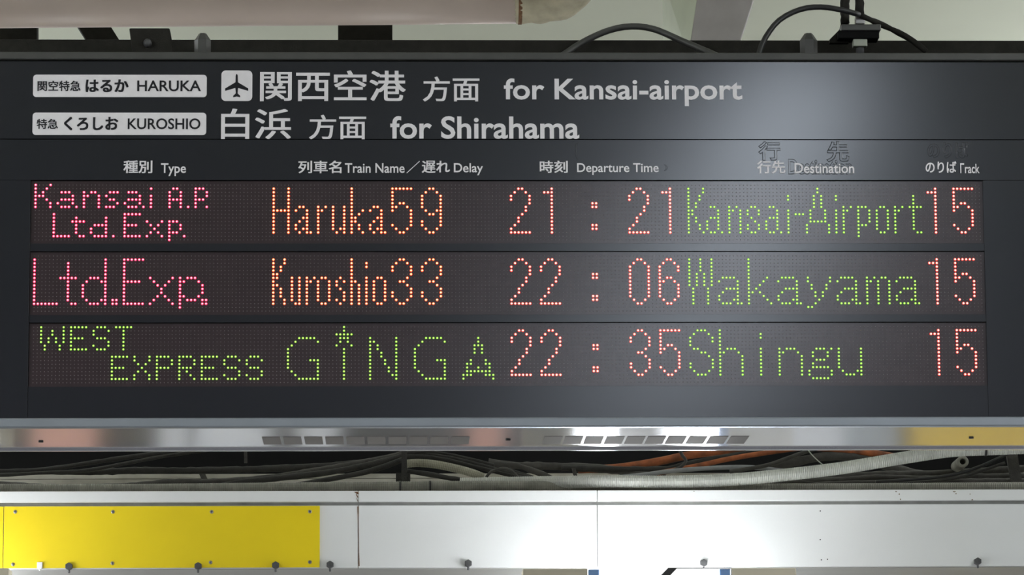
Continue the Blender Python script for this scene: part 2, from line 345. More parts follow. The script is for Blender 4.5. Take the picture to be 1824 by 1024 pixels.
for ri, fields in enumerate(ROWS):
    lit = set(); glyphs = []
    for colr, lab, gl in fields:
        for c, r, g in gl:
            cells = [(c+i, r+j) for j, ln in enumerate(g.split('/')) for i, ch in enumerate(ln) if ch == 'X']
            lit |= set(cells)
            if g in ('X', 'XX/XX') and glyphs: glyphs[-1][2].extend(cells)      # a full stop goes with its letter
            else: glyphs.append([colr, lab, cells])
    m = MB().box(wx0, wx1, MY, 0.011, win[ri][1], win[ri][0])
    for c in range(256):
        for r in range(16):
            if (c, r) not in lit:
                m.dome(COL0+c*PIT_LED, MY, ROW_Z[ri]-r*PIT_LED, [(0.00095, 0), (0.0006, 0.0006), (0, 0.0008)], 6, [1, 1])
    disp = m.build('led_display', [MODULE, DOT], board, label=['top', 'middle', 'bottom'][ri]+' row of LED modules')
    for colr, lab, cells in glyphs:
        m = MB(); big = 1.0 if colr != 'green' else 0.86
        for c, r in cells:
            m.dome(COL0+c*PIT_LED, MY, ROW_Z[ri]-r*PIT_LED, [(0.00265*big, 0), (0.0022*big, 0.0009), (0.00135*big, 0.0015), (0.0006*big, 0.0018), (0, 0.0019)], 10, [2, 1, 0, 0])
        m.build('lit_character', LED[colr], disp, label='one character of the '+lab)

# ---- printed lettering
def text_mesh(body, bold, bevel=0.0):
    c = bpy.data.curves.new('tmp', 'FONT'); c.body = body; c.resolution_u = 4; c.extrude = 0.0 if bevel else 0.5; c.bevel_depth = bevel
    cjk = any(ord(ch) > 0x2000 for ch in body)
    c.offset = 0.0 if cjk else bold
    o = bpy.data.objects.new('tmp', c); COL.objects.link(o)
    dg = bpy.context.evaluated_depsgraph_get(); me = bpy.data.meshes.new_from_object(o.evaluated_get(dg))
    vs = [v.co.copy() for v in me.vertices]; fs = [tuple(p.vertices) for p in me.polygons]
    bpy.data.objects.remove(o); bpy.data.curves.remove(c); bpy.data.meshes.remove(me)
    if cjk and bold:
        n = len(vs); V, F = [], []
        for k, (dx, dy) in enumerate(((-1, -.6), (1, -.6), (-1, .6), (1, .6))):
            V += [v+Vector((dx*bold, dy*bold, 0.06*k)) for v in vs]; F += [tuple(i+k*n for i in f) for f in fs]
        vs, fs = V, F
    return vs, fs
def letters(body, x0, x1, y0, y1, mt, bold=0.0, parent=None, yf=-0.0006, name='lettering', label=None, thick=0.0005, bevel=0.0):
    """text fitted to the box it covers on the board (photograph pixels measured on the board's face)"""
    vs, fs = text_mesh(body, bold, bevel)
    ax, bx = min(v.x for v in vs), max(v.x for v in vs); ay, by = min(v.y for v in vs), max(v.y for v in vs)
    pa, pb = P(x0, y1), P(x1, y1); pc = P((x0+x1)/2, y0); pd = P((x0+x1)/2, y1)
    m = MB(); sx = (pb.x-pa.x)/(bx-ax); sz = (pc.z-pd.z)/(by-ay); zb = pd.z
    m.add([(pa.x+(v.x-ax)*sx, yf+(-v.z)*thick, zb+(v.y-ay)*sz) for v in vs], fs)
    return m.build(name, mt, parent or board, label=label)
def plate(x0, x1, y0, y1, r, name, label):
    a = P(x0, (y0+y1)/2); b = P(x1, (y0+y1)/2); t = P((x0+x1)/2, y0); u = P((x0+x1)/2, y1)
    return MB().prism(rrect(a.x, b.x, u.z, t.z, r), -0.0008, 0.0002).build(name, WHITE, board, label=label)
B = 0.018
p1 = plate(59, 368.3, 133.2, 173, 0.006, 'name_plate', 'upper white name plate')
letters('関空特急', 66.8, 143.5, 144, 162.4, BLACKINK, B, p1, -0.0012)
letters('はるか', 152.3, 229, 141.4, 164.4, BLACKINK, 0.034, p1, -0.0012)
letters('HARUKA', 244.4, 358, 143.6, 162.8, BLACKINK, 0.014, p1, -0.0012)
p2 = plate(58, 367.4, 200.8, 240.4, 0.006, 'name_plate', 'lower white name plate')
letters('特急', 65.2, 103.2, 212, 229.8, BLACKINK, B, p2, -0.0012)
letters('くろしお', 114, 210.6, 208.2, 232.4, BLACKINK, 0.034, p2, -0.0012)
letters('KUROSHIO', 227.5, 357, 211, 230.4, BLACKINK, 0.014, p2, -0.0012)
p3 = plate(394.3, 449.4, 125.6, 180, 0.008, 'pictogram_plate', 'white square plate with a black aircraft')
half = [(0, 80), (4, 83), (7, 92), (8, 134), (75, 174), (75, 190), (9, 171), (6, 206), (23, 222), (23, 232), (0, 226)]
pl = [(152-x, y) for x, y in half] + [(152+x, y) for x, y in half[::-1][1:-1]]
pts = [P(380+x/3.648, 110+y/3.648) for x, y in pl]
MB().prism([(q.x, q.z) for q in pts], -0.0012, -0.0007).build('aircraft_symbol', BLACKINK, p3)
letters('関西空港', 463, 722.7, 125.6, 180.5, WHITE, 0.014, label='white headline lettering, first line')
letters('方面', 753.4, 854.2, 136.6, 180.8, WHITE, 0.012)
letters('for Kansai-airport', 897.6, 1322.5, 140.0, 189, WHITE, 0.018)
letters('白浜', 393.7, 518.4, 193.6, 247.9, WHITE, 0.014, label='white headline lettering, second line')
letters('方面', 550.5, 652.2, 204.6, 248.2, WHITE, 0.012)
letters('for Shirahama', 695.2, 1031.9, 207.1, 247.4, WHITE, 0.018)
for body, x0, x1, y0, y1, b in (('種別', 219.8, 271.4, 286, 308.5, B), ('Type', 286.7, 331.2, 291, 313.7, .012), ('列車名', 531.3, 608.3, 286.3, 308.7, B),
        ('Train Name', 614.4, 720.7, 290.8, 308.2, .012), ('／', 724, 748, 286.8, 308.7, 0.004), ('遅れ', 751.4, 801.3, 286.3, 308.2, B), ('Delay', 808.5, 860.3, 290.8, 312.3, .012),
        ('時刻', 961.4, 1011.3, 286.3, 308, B), ('Departure Time', 1028, 1173.3, 290.8, 311.7, .012), ('行先', 1348.7, 1398.8, 286.3, 309, B), ('Destination', 1415.3, 1521.4, 290.8, 308.7, .012),
        ('のりば', 1648.8, 1703.7, 287.5, 308, B), ('Γrack', 1710.5, 1744.8, 291, 308.7, .012)):
    letters(body, x0, x1, y0, y1, WHITE, b, yf=-0.0011, name='column_heading', label='small white column heading')
# raised edges of old lettering under the black film
for body, x0, x1, y0, y1, b in (('行', 1350.6, 1390.6, 251.5, 286, 0.02), ('先', 1472, 1513, 251.5, 289, 0.02), ('のりば', 1652, 1725.6, 252, 282, 0.02),
        ('(', 1024, 1030, 254, 284, 0), (')', 1183, 1189, 293, 304, 0), ('Destination', 1404, 1518, 283, 311, 0.02)):
    letters(body, x0, x1, y0, y1, PANEL, 0.0, name='embossed_mark', thick=0.018, yf=0.0, bevel=0.035)
q0, q1 = P(1140, 253), P(1140.8, 290); MB().box(q0.x, q0.x+0.0012, -0.0005, 0.001, q1.z, q0.z).build('embossed_mark', PANEL, board)

# ------------------------------------------------------------------ cable trough beam behind and below the board
YF = 1.8
XA, XB = P(-260, 940, YF).x, P(2090, 940, YF).x
tr = thing('cable_trough', 'white cable trough beam running below and behind the board', 'cable trough', P(912, 1010, YF))
zt, zg0, zg1, zb = z_of(874.5, YF), z_of(893.5, YF), z_of(899.5, YF), z_of(1010.5, YF)
def segs(name, cuts, z0, z1, y0, y1, mt, **k):
    for a, b in zip(cuts[:-1], cuts[1:]):
        MB().box(a+0.0006, b-0.0006, y0, y1, z0, z1).build(name, mt, tr, bevel=0.001, **k)
c1, c2 = P(638, 950, YF).x, P(1064, 950, YF).x
segs('ledge_strip', [XA, c1, c2, XB], zg0, zt, YF-0.012, YF+0.012, FASCIA)
MB().box(XA, XB, YF+0.004, YF+0.014, zg1-0.004, zg0+0.004).build('groove', GROOVE, tr, label='groove between ledge and fascia with its shade in the grey')
segs('fascia_panel', [XA, c1, c2, XB], zb, zg1, YF, YF+0.014, FASCIA)
MB().box(XA, XB, YF+0.014, YF+0.55, zb-0.002, zb+0.010).build('soffit', SOFFIT, tr, label='bare metal soffit')
MB().box(XA, XB, YF+0.012, YF+0.44, zt-0.03, zt-0.022).build('tray_floor', CREAM, tr)
zr1, zr0, zrm = z_of(843, YF+0.42), zt-0.022, z_of(851.6, YF+0.42)
MB().box(XA, XB, YF+0.42, YF+0.44, zr0, zrm-0.0007).box(XA, XB, YF+0.4205, YF+0.44, zrm+0.0007, zr1).build('rear_wall', CREAM, tr)
# hex clamps along the lower edge
def hexclamp(px, py, mt, w=14):
    p = P(px, py, YF-0.004); r = w*SC(YF)/2
    m = MB().prism([(p.x+r*math.sin(k*math.pi/3)*1.02, p.z+r*math.cos(k*math.pi/3)) for k in range(6)][::-1], YF-0.013, YF+0.001)
    m.tube([(p.x, YF-0.006, p.z-r*0.6), (p.x, YF-0.006, p.z-r*1.7)], r*0.3, 8)
    return m.build('clamp_knob', mt, tr, bevel=0.001)
for px, py in ((123, 1009), (353, 1008.5), (491, 1007), (588, 1006), (834, 1003.5), (1253, 1003), (1741, 1000)): hexclamp(px, py, HEX)
p = P(71, 1007, YF-0.004)
MB().box(p.x-.006, p.x+.006, YF-0.010, YF, p.z-.008, p.z+.007).prism([(p.x-.003, p.z-.008), (p.x, p.z-.013), (p.x+.003, p.z-.008)], YF-.008, YF-.004).build('clip', FASCIA, tr, bevel=0.001, label='small white clip')
# rust along the open joint, screw holes
m = MB()
zz = [z_of(y, YF) for y in (876, 880, 884, 888, 893)]
for (ya, yb, w0, w1) in ((876, 880, 9, 3.2), (880, 886, 3.2, 2.2), (886, 893, 2, 1.2)):
    a, b = P(636, ya, YF-.0125), P(637.5, yb, YF-.0125); s = SC(YF)
    m.prism([(a.x-w0*s/2-.001, a.z), (b.x-w1*s/2, b.z), (b.x+w1*s/2, b.z), (a.x+w0*s/2-.003, a.z)], YF-0.0126, YF-0.0118)
for (ya, yb, w0, w1) in ((902, 915, 2.2, 1.6), (915, 945, 1.2, .9), (945, 985, .9, 1.2), (985, 1008, 1.4, 2.0)):
    a, b = P(637.5+(ya-902)*.02, ya, YF-.0005), P(637.5+(yb-902)*.02, yb, YF-.0005); s = SC(YF)
    m.prism([(a.x-w0*s/2, a.z), (b.x-w1*s/2, b.z), (b.x+w1*s/2, b.z), (a.x+w0*s/2, a.z)], YF-0.0006, YF+0.0004)
m.build('rust_stain', RUST, tr, label='brown rust along the joint')
m = MB()
for px, py, w, h in ((1596, 875.5, 5, 2.5), (1602, 880, 3, 3), (1604, 889, 3, 3.5), (1700, 875.5, 6, 2.5), (1703, 879, 3, 2.5), (1728, 880, 2.2, 3), (1732, 890, 4, 3), (1236, 875, 3, 1.6)):
    q = P(px, py, YF-.0125); s = SC(YF)
    m.prism([(q.x+s*w*.5*math.cos(k)*random.uniform(.6, 1.1), q.z+s*h*.5*math.sin(k)*random.uniform(.6, 1.1)) for k in (0, .9, 1.9, 2.8, 3.7, 4.7, 5.5)], YF-.0127, YF-.0115)
m.build('dirt_spot', mat('dry_dirt', (0.30, 0.26, 0.2), .9, var=.4, scale=200), tr, label='brownish dirt on the ledge strip')
for px, py in ((1461, 910), (1461, 961), (1463, 997), (1474, 996)):
    p = P(px, py, YF); MB().tube([(p.x, YF-0.0006, p.z), (p.x, YF+0.002, p.z)], 0.0014, 8).build('screw_hole', SEAM, tr)

# yellow panels screwed to the fascia
def yellow(px0, px1, label, screws):
    a, b = P(px0, 950, YF-.004), P(px1, 950, YF-.004)
    t = thing('yellow_panel', label, 'panel', ((a.x+b.x)/2, YF-0.002, zb), 'yellow panels on the white trough')
    MB().box(a.x, b.x, YF-0.004, YF-0.0001, zb+0.001, zg1-0.001).build('board', YELLOW, t, bevel=0.0008)
    for px, py in screws:
        q = P(px, py, YF-.005); s_ = MB().tube([(q.x, YF-.003, q.z), (q.x, YF-.0052, q.z), (q.x, YF-.0064, q.z)], [0.0042, 0.0042, 0.0026], 12).build('screw', STEEL, t, True)
        MB().box(q.x-.0026, q.x+.0026, YF-.00665, YF-.006, q.z-.0005, q.z+.0005).box(q.x-.0005, q.x+.0005, YF-.00665, YF-.006, q.z-.0026, q.z+.0026).build('cross_slot', SEAM, s_)
yellow(6.8, 569.5, 'long yellow panel screwed to the left half of the white fascia', [(27, 911.5), (201, 911.5), (377, 911.5), (552, 911), (23, 1005), (200, 1003), (375, 1001.5), (552, 1001)])
yellow(-240, 5.6, 'end of a second yellow panel cut off at the left edge', [(-12, 911.5), (-12, 1005)])

# ------------------------------------------------------------------ cables and conduits in the trough
def path_px(pts): return smooth_path([P(x, y, Y) for x, y, Y in pts])
def cable(name, label, cat, pts, rpx, mt, group=None, n=10, wob=0.0, taper=0):
    pa = path_px(pts); Y = pts[0][2]; r = rpx*SC(Y)
    rs = [r*(1+random.uniform(-wob, wob))*(min(1, .25+.75*i/taper) if taper else 1) for i in range(len(pa))]
    return tag(MB().tube(pa, rs, n).build(name, mt, None, True), label, cat, group)
def corrugated(name, label, pts, rpx, mt, period=0.0042, ties=(), n=12):
    raw = smooth_path([P(x, y, Y) for x, y, Y in pts], 0.004); r = rpx*SC(pts[0][2])
    # resample by arc length, three rings a period
    out = [raw[0]]; acc = 0.0; step = period/4; need = step
    for a, b in zip(raw[:-1], raw[1:]):
        L = (b-a).length
        while acc+L >= need:
            out.append(a+(b-a)*((need-acc)/L)); need += step
        acc += L
    rs = [r*(1.0 if i % 4 in (0, 1) else 0.93) for i in range(len(out))]
    o = tag(MB().tube(out, rs, n).build(name, mt, None, False), label, 'conduit')
    for tx in ties:
        j = min(range(len(out)), key=lambda i: abs(out[i].x-P(tx, 866, pts[0][2]).x)); d = (out[min(j+1, len(out)-1)]-out[j-1]).normalized()
        MB().tube([out[j]-d*0.0022, out[j]+d*0.0022], r*1.06, n).build('cable_tie', CABLEB, o, label='black cable tie')
    return o
Y1 = YF+0.05
corrugated('flexible_conduit', 'long grey corrugated conduit lying along the white ledge',
    [(-250, 871, Y1), (0, 870.5, Y1), (200, 871, Y1), (460, 868.5, Y1), (640, 867, Y1), (880, 865, Y1), (1060, 866.5, Y1), (1300, 869.5, Y1), (1500, 869.5, Y1), (1824, 867.5, Y1), (2080, 867, Y1)], 9.2, CONDUIT, ties=(713, 766))
Y2 = YF+0.01
corrugated('flexible_conduit', 'pale corrugated conduit rising to the right under the board',
    [(820, 862, YF+0.09), (950, 859.5, YF+0.07), (1080, 857.5, Y2), (1200, 858, Y2), (1300, 854.5, Y2), (1400, 845.5, Y2), (1500, 833.5, Y2), (1600, 817, Y2), (1690, 803.5, Y2), (1760, 800, Y2), (1830, 797, Y2), (1960, 790, Y2)], 11.5, CONDUITW, ties=(1747,))
Y3 = YF+0.20
corrugated('flexible_conduit', 'short dusty corrugated conduit curving down behind the ledge',
    [(722, 826, Y3), (745, 824.5, Y3), (775, 827, Y3), (810, 834, Y3), (840, 842, Y3), (862, 850.5, Y3)], 7.6, CONDUITD)
G1 = 'black cables in the trough'
Y4 = YF+0.30
cable('cable', 'thick dusty cable rising from the far left end of the trough', 'cable', [(-200, 842, Y4), (0, 839.5, Y4), (80, 836, Y4), (150, 826, Y4), (230, 814, Y4), (310, 805, Y4), (400, 797, Y4)], 4.2, CABLE, wob=.1)
cable('cable', 'thin dark cable beneath the thick one at the left', 'cable', [(-120, 848, Y4-.02), (0, 846, Y4-.02), (60, 843, Y4-.02), (150, 838, Y4-.02), (220, 826, Y4-.02), (290, 813, Y4-.02), (360, 803, Y4-.02), (420, 796, Y4-.02)], 3.2, CABLE, wob=.1)
cable('cable', 'flat dark cable along the top of the cream rear wall', 'cable', [(60, 842.5, Y4+.06), (150, 842, Y4+.06), (240, 838, Y4+.06), (330, 838, Y4+.06), (440, 836, Y4+.06), (520, 833, Y4+.06), (600, 829, Y4+.06), (660, 822, Y4+.06)], 6.0, CABLE, wob=.15, taper=14)
cable('cable', 'dusty grey cable sweeping from the left ledge to the middle', 'cable', [(-40, 858, YF+.2), (20, 863, YF+.2), (100, 867, YF+.16), (220, 865, YF+.18), (300, 858, YF+.2), (380, 857, YF+.22), (470, 851, YF+.24), (560, 838, YF+.26), (640, 824, YF+.27), (700, 812, YF+.28), (750, 797, YF+.28)], 5.0, CABLEG, wob=.1)
cable('cable', 'black cable crossing under the dusty grey one near the middle', 'cable', [(330, 872, YF+.2), (390, 866, YF+.2), (430, 859, YF+.21), (500, 851, YF+.22), (580, 842, YF+.23), (650, 829, YF+.24), (700, 817, YF+.25), (740, 805, YF+.25), (790, 795, YF+.25)], 5.5, CABLE, wob=.1)
cable('cable', 'lowest black cable fanning out left of the bracket', 'cable', [(470, 874, YF+.17), (540, 862, YF+.17), (600, 851, YF+.18), (650, 841, YF+.19), (690, 829, YF+.2), (718, 818, YF+.2)], 5, CABLE, wob=.1)
for k, (lab, dy) in enumerate((('uppermost of the dark cables arching over the short conduit', 0), ('second dark cable arching over the short conduit', 6), ('dark cable lying right on the short conduit', 12))):
    cable('cable', lab, 'cable', [(715, 807+dy*.5, Y3+.03*(3-k)), (760, 806+dy*.6, Y3+.03*(3-k)), (800, 810+dy*.8, Y3+.03*(3-k)), (850, 821+dy*.9, Y3+.03*(3-k)), (900, 835+dy*.8, Y3+.03*(3-k)), (950, 850+dy*.3, Y3+.03*(3-k))], 3.3, CABLE, wob=.1)
cable('cable', 'dark cable passing below the short conduit', 'cable', [(715, 838, Y3-.04), (760, 844, Y3-.04), (810, 853, Y3-.05), (850, 858, Y3-.06), (900, 866, Y3-.075)], 4.6, CABLE, wob=.1)
cable('cable', 'looped cable humped beside the dusty clump', 'cable', [(866, 850, Y3-.06), (875, 840, Y3-.06), (895, 834, Y3-.06), (912, 839, Y3-.06), (922, 850, Y3-.06), (928, 860, Y3-.06)], 2.6, CABLEG)
cable('cable', 'dusty cable in the clump running down to the rear wall', 'cable', [(880, 826, Y3-.02), (920, 829, Y3-.02), (945, 837, Y3-.02), (975, 848, Y3-.03), (990, 856, Y3-.04)], 5.0, CABLEG, wob=.2)
cable('cable', 'thick dusty bundle running along the top of the rear wall', 'cable', [(870, 824, Y4+.04), (920, 829, Y4+.04), (970, 830, Y4+.04), (1050, 833, Y4+.04), (1100, 838, Y4+.03), (1150, 845, Y4+.02), (1185, 851, Y4+.01)], 7.0, CABLEG, wob=.15)
cable('cable', 'dusty cable splitting off beside the orange conduit', 'cable', [(1000, 834, Y4+.02), (1080, 835, Y4+.02), (1140, 836, Y4+.02), (1190, 835, Y4+.02), (1220, 827, Y4+.02), (1270, 818, Y4+.02), (1340, 806, Y4+.02), (1400, 797, Y4+.02)], 5.5, CABLE, wob=.12)
G2 = 'orange conduits in the trough'
tag(MB().tube(path_px([(1030, 836, Y4+.05), (1090, 834, Y4+.05), (1130, 829, Y4+.05), (1180, 820.5, Y4+.05), (1225, 811, Y4+.05), (1290, 802, Y4+.05), (1350, 793, Y4+.05)]), 7.4*SC(Y4), 12).build('orange_conduit', ORANGE, None, True), 'thick orange conduit held by the dark strap', 'conduit')
tag(MB().tube(path_px([(1170, 843, Y4), (1240, 830, Y4), (1300, 817, Y4), (1360, 807, Y4), (1430, 797, Y4)]), 4.6*SC(Y4), 12).build('orange_conduit', ORANGE, None, True), 'thin orange conduit to the right of the strap', 'conduit')
tag(MB().tube(path_px([(1440, 795, Y4), (1500, 802, Y4), (1560, 808, Y4), (1605, 816, Y4)]), 6.5*SC(Y4), 12).build('orange_conduit', ORANGE, None, True), 'orange conduit dropping behind the pale rising conduit', 'conduit')
cable('strap', 'dark strap looped round the thick orange conduit', 'strap', [(1210, 800, Y4-.03), (1216, 812, Y4-.03), (1222, 821, Y4-.03), (1212, 832, Y4-.03), (1196, 838, Y4-.01)], 3.0, CABLEG)
cable('cable', 'grey cable lying over the cream rear wall at the right', 'cable', [(1100, 850, Y4-.05), (1150, 845, Y4-.05), (1195, 839, Y4-.05), (1260, 834, Y4-.05), (1330, 832, Y4-.05), (1390, 838, Y4-.05), (1440, 844, Y4-.05), (1500, 858, Y4-.05)], 4.0, mat('grey_cable', (0.22, 0.225, 0.235), 0.6, var=.2))
cable('cable', 'grey cable rising to the board behind the pale conduit', 'cable', [(1300, 840, Y4-.08), (1364, 829, Y4-.08), (1400, 817, Y4-.08), (1440, 803, Y4-.08), (1480, 793, Y4-.08)], 3.6, CABLEG)
cable('wire', 'thin pale wire hanging from the board onto the pale conduit', 'wire', [(1436, 795, Y3), (1442, 805, Y3), (1452, 816, Y3), (1466, 828, Y3), (1480, 836, Y3)], 1.0, CABLEW, n=6)
cable('cable', 'wide dusty cable behind the thin pale wire', 'cable', [(1360, 836, Y4), (1420, 822, Y4), (1480, 812, Y4), (1540, 818, Y4), (1600, 836, Y4), (1660, 850, Y4)], 8, CABLEG, wob=.1)
cable('cable', 'thin cable twisting under the pale conduit near the ledge', 'cable', [(1300, 864, YF+.1), (1370, 862, YF+.1), (1420, 858, YF+.1), (1450, 861, YF+.1), (1490, 867, YF+.1), (1560, 868, YF+.1)], 2.4, CABLEG)
for k, (lab, pts, r, mt) in enumerate((
    ('upper cable of the bundle at the lower right', [(1400, 850, Y3), (1500, 848, Y3), (1580, 845, Y3), (1660, 844, Y3), (1740, 840, Y3), (1800, 836, Y3), (1900, 832, Y3)], 6.5, CABLEG),
    ('middle cable of the bundle at the lower right', [(1380, 853, Y3-.03), (1480, 856, Y3-.03), (1560, 851, Y3-.03), (1650, 853, Y3-.03), (1720, 850, Y3-.03), (1820, 848, Y3-.03), (1920, 846, Y3-.03)], 6.0, CABLEG),
    ('lowest cable of the bundle at the lower right', [(1380, 868, Y3-.06), (1520, 862, Y3-.06), (1600, 861, Y3-.06), (1700, 859, Y3-.06), (1800, 858, Y3-.06), (1920, 858, Y3-.06)], 6.5, CABLEG),
    ('black cable curving up to the ring at the right', [(1560, 858, Y3-.09), (1640, 853, Y3-.09), (1700, 845, Y3-.09), (1740, 833, Y3-.09), (1775, 818, Y3-.09), (1810, 800, Y3-.09)], 3.0, CABLEB),
    ('dark cable just under the one curving up to the ring', [(1600, 861, Y3-.1), (1660, 857, Y3-.1), (1710, 850, Y3-.1), (1750, 838, Y3-.1), (1790, 824, Y3-.1)], 2.6, CABLE))):
    cable('cable', lab, 'cable', pts, r, mt, wob=.08)
# open end of a short conduit pointing at the viewer
p = P(1715, 822, YF+0.10); ro, ri = 11*SC(YF), 5.2*SC(YF)
ring = MB(); n = 24; rr = [(ro*.95, .10), (ro, .003), (ro*.92, 0), (ri*1.1, 0), (ri, .003), (ri, .09)]
vs = [(p.x+r*math.cos(2*math.pi*k/n), p.y+h, p.z+r*math.sin(2*math.pi*k/n)) for r, h in rr for k in range(n)]
ring.add(vs, [(j*n+k, (j+1)*n+k, (j+1)*n+(k+1) % n, j*n+(k+1) % n) for j in range(len(rr)-1) for k in range(n)])
tag(ring.build('conduit_end', CONDUIT, None, True), 'open round conduit end facing out at the right', 'conduit')
# vertical bits: brackets, hooks, strap
def strip(name, label, cat, pts, wpx, Y, mt, th=0.01):
    pa = [P(x, y, Y) for x, y in pts]; w = wpx*SC(Y)/2; m = MB()
    for a, b in zip(pa[:-1], pa[1:]):
        m.hexa([a+Vector((-w, 0, 0)), b+Vector((-w, 0, 0)), b+Vector((w, 0, 0)), a+Vector((w, 0, 0))], [a+Vector((-w, th, 0)), b+Vector((-w, th, 0)), b+Vector((w, th, 0)), a+Vector((w, th, 0))])
    return tag(m.build(name, mt), label, cat)
strip('hanging_stub', 'short grey stub hanging in the dark gap left of centre', 'bracket', [(437, 796), (437.5, 824)], 5.5, YF+.45, CABLEG)
strip('steel_bracket', 'dark upright bracket dividing the trough left of the short conduit', 'bracket', [(720, 796), (720, 840), (719, 864)], 10, YF+.12, CABLE)
strip('bracket_foot', 'dusty block at the foot of the upright bracket', 'bracket', [(718, 842), (718, 862)], 26, YF+.125, CABLE, 0.03)
strip('cable_hook', 'small dusty hook over the bundle on the rear wall', 'hook', [(1022, 833), (1024, 843), (1027, 852)], 6.5, YF+.30, CABLEG)
strip('cable_hook', 'dusty tab hanging over the rear wall at the left', 'hook', [(358, 836), (361, 846), (366, 857)], 11, YF+.36, CABLEG)
strip('steel_strap', 'dark vertical strap at the right end of the trough', 'strap', [(1801, 798), (1806, 830), (1812, 864)], 20, YF+.11, CABLEG)
# black sheet standing in for the unlit depth behind the cables
g = MB().box(XA-.3, XB+.3, YF+0.9, YF+1.0, z_of(868, YF+.9), z_of(700, YF+.9)).build('gap_shade_sheet', VOID)
tag(g, 'black sheet put in for the shade in the gap behind the cables', 'backdrop')

# ------------------------------------------------------------------ lamp under the trough
def trough_lamp(px, label):
    xc = P(px, 1012, YF-.5).x; z = P(px, 1012.5, YF-.55).z; y0, y1 = YF-.55, YF+.75
    t = thing('trough_lamp', label, 'lamp', (xc, YF, z)); 
    for sx in (-1, 1): MB().box(min(xc+sx*.15, xc+sx*.285), max(xc+sx*.15, xc+sx*.285), y0, y0+.08, z-.02, z+.0005).build('wing', LAMPHOUSE, t, bevel=.002, label='beige side wing')
    MB().box(xc-.03, xc+.03, y0+.01, y1, z-.045, z-.022).build('spine', DARKFRAME, t, bevel=.002)
    q = [(xc+dx, z-dz) for dx, dz in ((-.012, .03), (.018, -.0002), (.15, -.0002), (.15, .0012), (.036, .0012), (.008, .03))]
    MB().prism([(x_, z_+.0012) for x_, z_ in q], y0-.006, y0).build('wire_stay', HEX, t, label='dark bent stay across the lamp end')
    for sx in (-1, 1):
        xx = xc+sx*.105
        MB().tube([(xx, y0, z-.03), (xx, y1, z-.03)], 0.019, 14).build('tube', TUBE, t, True, label='white fluorescent tube')
    MB().box(xc-.125, xc+.125, y0, y0+.02, z-.022, z+.0005).build('end_plate', CAPGLOW, t, bevel=.002)
    for sx in (-1, 1): MB().box(xc+sx*.137-.011, xc+sx*.137+.011, y0+.002, y0+.02, z-.05, z-.001).build('end_block', BLUEM, t, bevel=.001, label='small blue block at the lamp end')  # blue blocks at both sides of the end plate
    return t
trough_lamp(1172, 'white twin tube lamp glowing at the lower edge beneath the trough')
trough_lamp(-225, 'white twin tube lamp beneath the trough beyond the left edge')

# ------------------------------------------------------------------ platform ceiling lamps (mirrored in the board), then added unseen fill lamps
def ceiling_lamp(x, ya, yb, z, label):
    t = thing('ceiling_lamp', label, 'lamp', (x, (ya+yb)/2, z), 'ceiling lamps of the platform')
    MB().box(x-.15, x+.15, ya, yb, z+.012, z+.07).build('housing', WHITEM, t, bevel=.004)
    MB().box(x-.13, x+.13, ya+.03, yb-.03, z, z+.012).build('diffuser', DIFF, t)
    for y in (ya+.3, yb-.3): MB().tube([(x, y, z+.07), (x, y, CZ-.001)], .008, 8).build('rod', STEEL, t)
ceiling_lamp(0.85, -7.6, -2.8, 3.72, 'white ceiling lamp reflected in the right half of the board')
ceiling_lamp(0.85, -11.6, -8.0, 3.72, 'white ceiling lamp further back along the platform')
for x, w in ((-2.9, 'left'), (3.3, 'right')):  # key lights added out of view to light the lettering
    t = thing('side_fill_lamp', 'added unseen tube lamp lighting the board from the '+w, 'lamp', (x, -3, CZ-.5), 'added fill lamps in front of the board')
    ya = -3.5 if w == 'left' else -4.8
    MB().box(x-.03, x+.03, ya, -1.2, CZ-.5, CZ-.45).build('spine', WHITEM, t, bevel=.004)
    for dx in (-.05, .05): MB().tube([(x+dx, ya, CZ-.53), (x+dx, -1.2, CZ-.53)], .02, 12).build('tube', TUBE_FILL, t, True)
    for y in (ya+.4, -1.6): MB().tube([(x, y, CZ-.45), (x, y, CZ-.001)], .008, 8).build('rod', STEEL, t)
for x, w in ((-2.0, 'left'), (2.6, 'right')):  # added to brighten the boxes mirrored in the underside
    t = thing('far_fill_lamp', 'added unseen tube lamp brightening the mirrored boxes to the '+w, 'lamp', (x, 12, CZ-1.4), 'added fill lamps over the mirrored boxes')
    MB().box(x-1.2, x+1.2, 12.0, 12.06, CZ-1.4, CZ-1.35).build('spine', WHITEM, t, bevel=.004)
    for dy in (-.03, .09): MB().tube([(x-1.2, 12+dy, CZ-1.43), (x+1.2, 12+dy, CZ-1.43)], .02, 12).build('tube', TUBE_FILL, t, True)
    for dx in (-1, 1): MB().tube([(x+dx, 12.03, CZ-1.35), (x+dx, 12.03, CZ-.001)], .008, 8).build('rod', STEEL, t)
for x, w in ((-2.7, 'left'), (2.7, 'right')):  # uplights added out of view to brighten the ceiling
    t = thing('ceiling_fill_lamp', 'added unseen tube lamp brightening the ceiling behind the board to the '+w, 'lamp', (x, 4, CZ-.3), 'added fill lamps behind the board')
    MB().box(x-.05, x+.05, 1.5, 7.5, CZ-.28, CZ-.22).build('spine', WHITEM, t, bevel=.004)
    MB().tube([(x, 1.5, CZ-.31), (x, 7.5, CZ-.31)], .02, 12).build('tube', TUBE_FILL, t, True)
    for y in (2, 7): MB().tube([(x, y, CZ-.22), (x, y, CZ-.001)], .008, 8).build('rod', STEEL, t)

